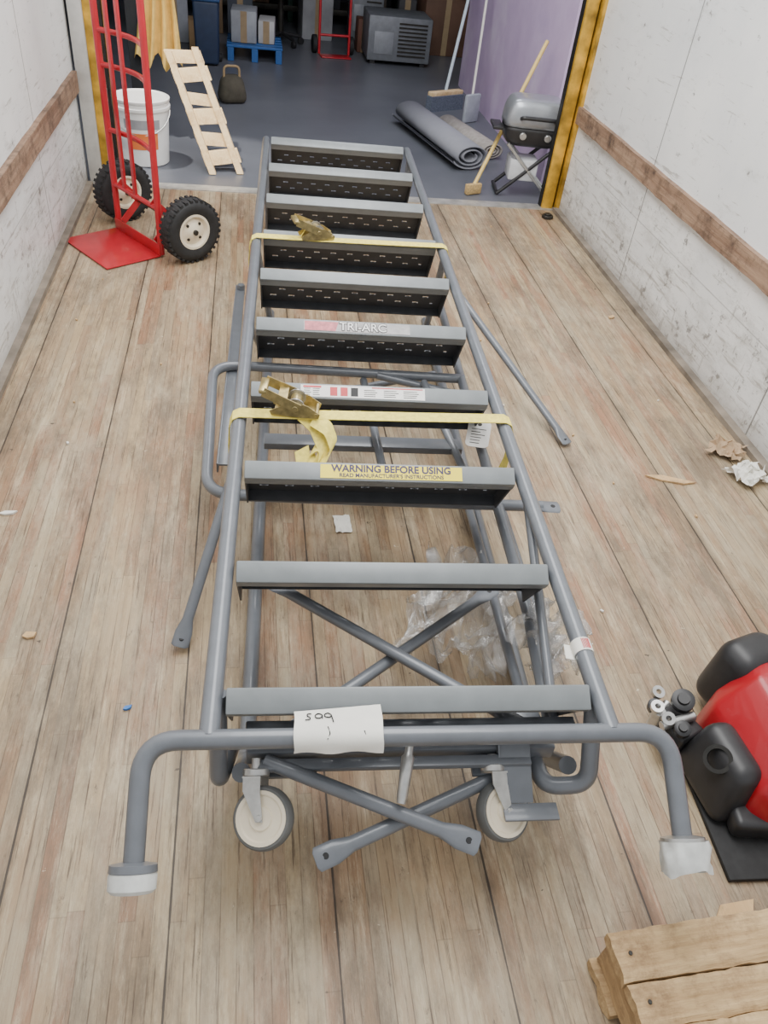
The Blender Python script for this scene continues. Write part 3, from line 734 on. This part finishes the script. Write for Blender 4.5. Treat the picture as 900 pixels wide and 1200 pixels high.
for k in range(34):
    x=random.uniform(-.72,1.55); y=random.uniform(.4,3.9)
    if -.15<x<.75 and y>.6: continue
    sliver(x,y,random.uniform(.006,.014),random.uniform(.004,.008),random.uniform(0,3),random.choice([SPL,SPL,WHITEPAPER]),'tiny pale chip on truck floor','floor_chip')
g=G(); g.cyl((1.56,4.05,.008),(0,0,1),.03,.016); g.cyl((1.56,4.05,.018),(0,0,1),.018,.012); tag(g.make('floor_plug',DARKSTEEL),'dark round metal plug lying on truck floor','hardware')

# ------------------------------------------------------------------ warehouse items
def roll(name,p,q,r,mat,label,sq=.75):
    p,q=Vector(p),Vector(q); d=(q-p).normalized(); u=Vector((0,0,1)); s=d.cross(u)
    turns=2.6; n=80; inner=.3*r; v=[];f=[]
    for e in (p,q):
        for k in range(n+1):
            t=k/n; a=t*turns*2*math.pi+2.2; rr=inner+(r-inner)*t
            for th in (0,.009):
                v.append(e+(s*math.cos(a)*1.25+u*math.sin(a)*sq)*(rr-th))
    m=2*(n+1)
    for k in range(n):
        a=2*k; f+=[(a,a+2,m+a+2,m+a),(a+1,a+3,m+a+3,m+a+1),(a,a+1,a+3,a+2),(m+a,m+a+1,m+a+3,m+a+2)]
    o=mesh(name,v,f,mat,None,True); tag(o,label,'rug'); return o
RUG=simple('gray_rug_backing',(136,138,146),.9,0,.06,8,bstr=.02); RUG2=simple('tan_gray_rug',(160,154,148),.9,0,.15,30)
roll('rolled_rug',(1.06,5.75,.076),(1.29,4.78,.076),.10,RUG,'rolled gray rug lying on warehouse floor',.74)
roll('rolled_rug',(1.31,5.65,.052),(1.48,5.02,.052),.07,RUG2,'smaller tan gray rolled rug beside purple wall',.70)
br=empty('push_broom','push broom with pale handle leaning on purple wall','broom',(1.40,6.2,0))
tube('handle',[(.0,0,.10),(.245,.55,.95)],.012,simple('pale_blue_handle',(190,205,214),.5),br)
g=G(); g.beam((-.13,-.10,.11),(.13,.06,.11),.05,.03,bev=.004); g.make('broom_block',PINE,br)
g=G(); g.beam((-.135,-.11,.05),(.135,.05,.05),.06,.10); g.make('bristles',simple('blue_gray_bristles',(96,104,120),.9,0,.3,120),br)
br=empty('flat_mop','white flat mop leaning on purple wall','mop',(1.53,5.9,0))
tube('handle',[(.0,0,.04),(.12,.5,1.0)],.009,WHITEPAPER,br)
g=G(); g.box((0,-.02,.09),(.14,.03,.18),0,.01,.6); g.make('mop_head',simple('light_gray_fabric',(170,176,186),.9),br)
yp=empty('long_broom','broom with long pale yellow handle leaning by door post','broom',(1.21,4.36,0))
tube('handle',[(0,0,.03),(.40,.42,.70)],.011,simple('yellow_varnish',(226,196,120),.4),yp)
g=G(); g.beam((-.04,-.02,.03),(.05,.02,.03),.03,.055,bev=.006); g.make('broom_head',simple('straw_bristles',(190,160,110),.9,0,.3,100),yp)
gr=empty('portable_grill','silver and black boxy portable gas grill on folding stand','grill',(1.51,4.44,0),-.12); gr.scale=(1.12,1.03,1.10)
LID=simple('silver_gray_lid',(160,164,170),.3,.5,.1,coat=.2)
def dome(name,c,a,b,hh,mat,par,e_=.38,flat=.45):
    v=[];f=[];n=36;m=8
    e=lambda w,q:math.copysign(abs(w)**e_,w)*q
    for i in range(m+1):
        t=i/m*math.pi/2
        sc_=max(math.cos(t),.0)**flat*.55+.45 if i<m else .42
        for k in range(n):
            an=2*math.pi*k/n
            v.append((c[0]+e(math.cos(an),a)*sc_,c[1]+e(math.sin(an),b)*sc_,c[2]+hh*math.sin(t)))
    for i in range(m):
        for k in range(n): f.append((i*n+k,i*n+(k+1)%n,(i+1)*n+(k+1)%n,(i+1)*n+k))
    f.append(tuple(range(n))); f.append(tuple(m*n+k for k in range(n))); return mesh(name,v,f,mat,par,True)
dome('lid',(.0,0,.33),.15,.115,.12,LID,gr)
dome('fire_box',(0,0,.328),.145,.11,-.09,BLACKPL,gr)
g=G(); g.sweep(fillet([(-.08,-.11,.37),(-.08,-.14,.38),(.08,-.14,.38),(.08,-.11,.37)],.015),.009); g.make('lid_handle',BLACKPL,gr)
g=G(); g.box((-.175,0,.31),(.05,.15,.015),0,.004); g.make('side_shelf',BLACKPL,gr)
for y in (-.09,.09):
    for s in (-1,1):
        tube('stand_leg',[(s*.13,y,.01),(-s*.12,y,.25)],.009,ZINC if s>0 else BLACKPL,gr)
for s in (-1,1): tube('stand_rail',[(s*.13,-.09,.015),(s*.13,.09,.015)],.009,BLACKPL,gr)
g=G(); g.box((-.02,-.02,.13),(.14,.14,.10),0,.01); g.make('gas_shroud',simple('pale_gray_plastic',(206,208,212),.4),gr)
for x in (-.06,.06):
    g=G(); g.cyl((x,-.118,.295),(0,-1,0),.016,.02); g.make('control_knob',ZINC,gr)
# white bucket with orange label
bx=empty('plastic_bucket','white plastic bucket with orange printed label near truck door','bucket',(-.56,4.60,0))
BW=simple('white_plastic',(236,236,234),.4,0,.04)
g=G(); g.lathe((0,0,0),(0,0,1),[(.118,.002),(.122,.006),(.138,.27),(.146,.272),(.147,.285),(.140,.288),(.142,.300),(.136,.306)],0,48); g.make('bucket_body',BW,bx)
g=G(); g.lathe((0,0,.306),(0,0,1),[(.143,0),(.146,.004),(.146,.014),(.138,.016),(.132,.010),(.05,.010)],0,48); g.make('lid',BW,bx)
OR=simple('orange_print',(226,120,60),.6)
def wrap(name,a0,a1,z0,z1,mat):
    v=[];f=[];n=16
    for i in range(n+1):
        a=a0+(a1-a0)*i/n
        for z in (z0,z1):
            r=.1225+.016*(z/.27)+.0012; v.append((r*math.cos(a),r*math.sin(a),z))
    for i in range(n): f.append((2*i,2*i+2,2*i+3,2*i+1))
    mesh(name,v,f,mat,bx,True)
wrap('orange_label',-2.1,-.9,.09,.17,OR); wrap('gray_label',-2.2,-.8,.19,.235,simple('gray_print',(150,150,154),.6))
g=G(); g.sweep([(.146*math.cos(a),.10*math.sin(a)-.03,.27-.11*abs(math.sin(a))) for a in [math.pi+math.pi*k/16 for k in range(17)]],.003,n=8); g.make('bail_handle',ZINC,bx)
lp=empty('slatted_wood_frame','rough pine pallet section leaning upright in sunlight','pallet',(-.13,4.45,0))
A=Vector((-.225,.42,.48)); s=Vector((.072,.016,0))
for k in (-1,1):
    g=G(); g.frame(s*k-Vector((.016,.014,-.004)),(.034,.004,0),(0,.034,.0),A*(1.0 if k<0 else 1.04),0); g.make('side_rail',PINE,lp,False)
for k,(t,w_,tw) in enumerate(((.06,.11,.02),(.24,.10,-.015),(.40,.12,.01),(.58,.09,-.02),(.74,.11,.02),(.91,.10,0))):
    g=G(); p=A*t-s*1.3+Vector((0,.013,0)); g.frame(p,s*2.6+Vector((0,0,tw)),A*w_,(0,.014,.004),0); g.make('slat',PINE,lp,False)
yc=empty('yellow_tarp','yellow cloth tarp hanging from dark post near doorway','cloth',(-.50,5.0,0))
v=[];f=[];n=18
for i in range(n+1):
    for j in range(n+1):
        t=i/n; w=.04+.09*t; a=(j/n-.5)*2
        v.append((a*w+.02*math.sin(t*3),.03*math.sin(j*1.3+t*2)*(.4+t),1.1-.70*t+.04*math.sin(j*.9)*t))
for i in range(n):
    for j in range(n): a=i*(n+1)+j; f.append((a,a+1,a+n+2,a+n+1))
mesh('cloth',v,f,YCLOTH,yc,True)
g=G(); g.box((-.12,.08,.6),(.07,.07,1.2),0,.004); g.box((-.12,.08,.01),(.16,.16,.02),0); g.make('post',DARKW,yc)
g=G(); g.beam((-.12,.08,1.12),(.05,.0,1.12),.02,.02); g.make('hook_arm',DARKSTEEL,yc)
bg=empty('duffel_bag','dark duffel bag slumped on warehouse floor','bag',(-.12,5.95,0))
blob('bag_body',(0,0,.085),(.20,.16,.17),simple('dark_green_canvas',(72,68,58),.9,0,.3),bg,.05,.3,(.7,.7,0,0))
g=G(); g.sweep(fillet([(-.05,-.02,.15),(-.05,-.02,.22),(.05,.0,.22),(.05,.0,.15)],.03),.008); g.make('bag_strap',simple('tan_strap',(150,128,96),.9),bg)
def cabinet(x,y,w,d,hh,label,rz=0):
    c=empty('metal_cabinet',label,'appliance',(x,y,0),rz)
    g=G(); g.box((0,0,hh/2+.03),(w,d,hh),0,.01); 
    for s in (-1,1): g.box((s*w*.4,0,.015),(.04,d*.9,.03),1)
    g.make('housing',[simple('gray_sheet_metal',(116,120,126),.5,.2,.15),BLACKPL],c)
    g=G()
    for k in range(9): g.box((w*.2,-d/2-.004,.08+hh*.8*k/9),(w*.45,.006,.012),0)
    g.make('louvers',DARKSTEEL,c)
    g=G(); g.box((-w*.25,-d/2-.003,hh*.5),(w*.3,.004,hh*.5),0,.002); g.make('access_panel',simple('light_metal',(140,144,150),.5,.2),c)
cabinet(1.25,7.75,.54,.44,.33,'gray louvered metal cabinet on warehouse floor')
cabinet(1.06,8.5,.3,.3,.42,'tall gray metal cabinet at back of warehouse')
bp=empty('blue_pallet','blue plastic pallet on warehouse floor','pallet',(.04,7.45,0))
BLUE=simple('blue_paint',(40,92,156),.5)
for k in range(5):
    g=G(); g.box((0,-.2+.1*k,.105),(.44,.07,.018),0,.003); g.make('deck_board',BLUE,bp,False)
for x in (-.19,0,.19):
    g=G(); g.box((x,0,.048),(.05,.48,.094),0,.003); g.make('stringer',BLUE,bp,False)
def crate(x,y,z,w,d,hh,rgb,label,rgb2=(150,130,100)):
    c=empty('storage_box',label,'box',(x,y,z),random.uniform(-.1,.1))
    g=G(); g.box((0,0,hh/2),(w,d,hh),0,.008); g.make('carton',simple('carton_%d_%d_%d'%rgb,rgb,.7,0,.2,6),c)
    g=G(); g.box((0,-d/2-.001,hh*.5),(.05,.002,hh*.98),0); g.make('packing_tape',simple('tape_%d'%rgb2[0],rgb2,.4),c)
crate(-.04,7.45,.116,.20,.30,.22,(150,154,160),'gray appliance carton on blue pallet')
crate(.14,7.47,.116,.13,.28,.16,(176,176,176),'small pale carton on blue pallet')
crate(-.36,8.4,0,.24,.26,.40,(118,98,76),'brown cardboard box against back of warehouse')
crate(.60,8.5,0,.28,.3,.6,(150,152,156),'shrink wrapped gray carton stack')
crate(1.75,8.3,0,.42,.36,.45,(96,70,56),'brown carton beside gray cabinets')
crate(-.62,7.9,0,.22,.3,.8,(150,154,162),'pale gray tall carton in warehouse')
crate(-.42,7.55,0,.14,.2,.22,(150,124,88),'small brown carton on warehouse floor')
crate(1.0,8.05,0,.12,.16,.26,(100,64,52),'small reddish carton beside gray cabinet')
crate(1.42,8.35,0,.16,.18,.40,(60,60,64),'small dark carton behind gray cabinet')
crate(-.08,8.3,0,.22,.24,.32,(64,70,80),'small dark carton in dim warehouse')
tb=empty('trash_bin','dark blue wheeled bin standing in warehouse','bin',(-.32,7.05,0))
blob('bin_body',(0,0,.22),(.17,.18,.42),simple('navy_plastic',(36,50,76),.5),tb,.02,0,(1.15,1.15,0,0))
blob('lid',(0,0,.44),(.21,.22,.03),simple('blue_lid',(44,76,120),.5),tb,.01)
for s in (-1,1):
    g=G(); g.cyl((s*.09,.1,.03),(1,0,0),.03,.03); g.make('wheel',RUBBER,tb)
def chair(x,y,rz):
    c=empty('office_chair','black office chair standing in dim warehouse','chair',(x,y,0),rz)
    blob('seat',(0,0,.42),(.36,.36,.08),BLACKPL,c,.03); blob('backrest',(0,.18,.7),(.34,.06,.45),BLACKPL,c,.025)
    tube('gas_post',[(0,0,.08),(0,0,.4)],.025,DARKSTEEL,c)
    for k in range(5):
        a=2*math.pi*k/5; tube('leg',[(0,0,.09),(.19*math.cos(a),.19*math.sin(a),.06)],.015,BLACKPL,c)
        g=G(); g.cyl((.19*math.cos(a),.19*math.sin(a),.028),(math.cos(a+1.57),math.sin(a+1.57),0),.028,.03,0,14); g.make('caster',BLACKPL,c)
chair(.27,8.05,.3)
h2=empty('hand_truck','small red hand truck standing in back of warehouse','hand truck',(.72,7.75,0),.1)
for x in (-.13,.13): tube('frame_rail',[(x,0,.01),(x,.05,1.1)],.011,REDPAINT,h2)
for z in (.15,.45,.75,1.05): tube('cross_bar',[(-.13,.05*z,z),(.13,.05*z,z)],.010,REDPAINT,h2)
g=G(); g.box((0,-.07,.006),(.26,.14,.008),0,.002); g.make('toe_plate',REDPAINT,h2)
for x in (-.16,.16):
    g=G(); g.cyl((x,.07,.07),(1,0,0),.07,.04); g.make('wheel',RUBBER,h2)
sh=empty('storage_shelf','dark steel storage shelf along back warehouse wall','shelf',(.9,9.4,0))
for x in (-1.6,-.5,.6,1.6):
    g=G(); g.box((x,0,1.1),(.05,.5,2.2),0,.004); g.make('upright',simple('green_steel',(36,60,52),.5),sh)
for z in (.12,.9,1.6):
    g=G(); g.box((0,0,z),(3.25,.52,.05),0,.004); g.make('shelf_board',DARKSTEEL,sh)
for k,(x,c) in enumerate(((-.35,(60,64,74)),(.05,(96,78,60)),(.75,(50,52,58)),(1.2,(92,84,76)),(1.9,(70,50,50)),(2.3,(64,70,84)))):
    crate(x,9.35,.146,.32,.38,.4,c,'dark storage carton sitting on steel shelf')

# ------------------------------------------------------------------ light
w=bpy.data.worlds.new('World'); scene.world=w; w.use_nodes=True
bgn=w.node_tree.nodes['Background']; bgn.inputs[0].default_value=(.97,.985,1,1); bgn.inputs[1].default_value=.95
def area(name,loc,size,power,col,target,sy=None):
    l=bpy.data.lights.new(name,'AREA'); l.energy=power; l.color=col; l.size=size
    if sy: l.shape='RECTANGLE'; l.size_y=sy
    o=bpy.data.objects.new(name,l); o.location=loc; d=Vector(target)-Vector(loc); o.rotation_euler=d.to_track_quat('-Z','Y').to_euler(); COL.objects.link(o); return o
area('roof_skylight',(.43,2.3,2.5),1.2,118,(1,.99,.97),(.43,2.3,0),3.2)
area('warehouse_lamp',(.9,5.5,2.9),1.0,36,(.93,.95,1),(1.5,5.3,0))
sp=bpy.data.lights.new('dock_sun','SPOT'); sp.energy=420; sp.spot_size=.36; sp.spot_blend=.3; sp.color=(1,.96,.88); sp.shadow_soft_size=.04
o=bpy.data.objects.new('dock_sun',sp); o.location=(-1.2,4.35,2.9); o.rotation_euler=(Vector((-.30,4.62,.1))-Vector(o.location)).to_track_quat('-Z','Y').to_euler(); COL.objects.link(o)

# ------------------------------------------------------------------ camera
cam=bpy.data.cameras.new('Camera'); co=bpy.data.objects.new('Camera',cam); COL.objects.link(co)
ex=Vector((0.98658,-0.00991,0.16296)); ey=Vector((-0.13012,-0.6506,0.74819)); ez=Vector((0.0986,-0.75936,-0.64316))
right=Vector((ex[0],ey[0],ez[0])); down=Vector((ex[1],ey[1],ez[1])); fwd=Vector((ex[2],ey[2],ez[2]))
M=Matrix((right,-down,-fwd)).transposed().to_4x4(); M.translation=Vector((0,0,1.42)); co.matrix_world=M
cam.lens=27.6; cam.sensor_width=36; cam.clip_start=.02
scene.camera=co
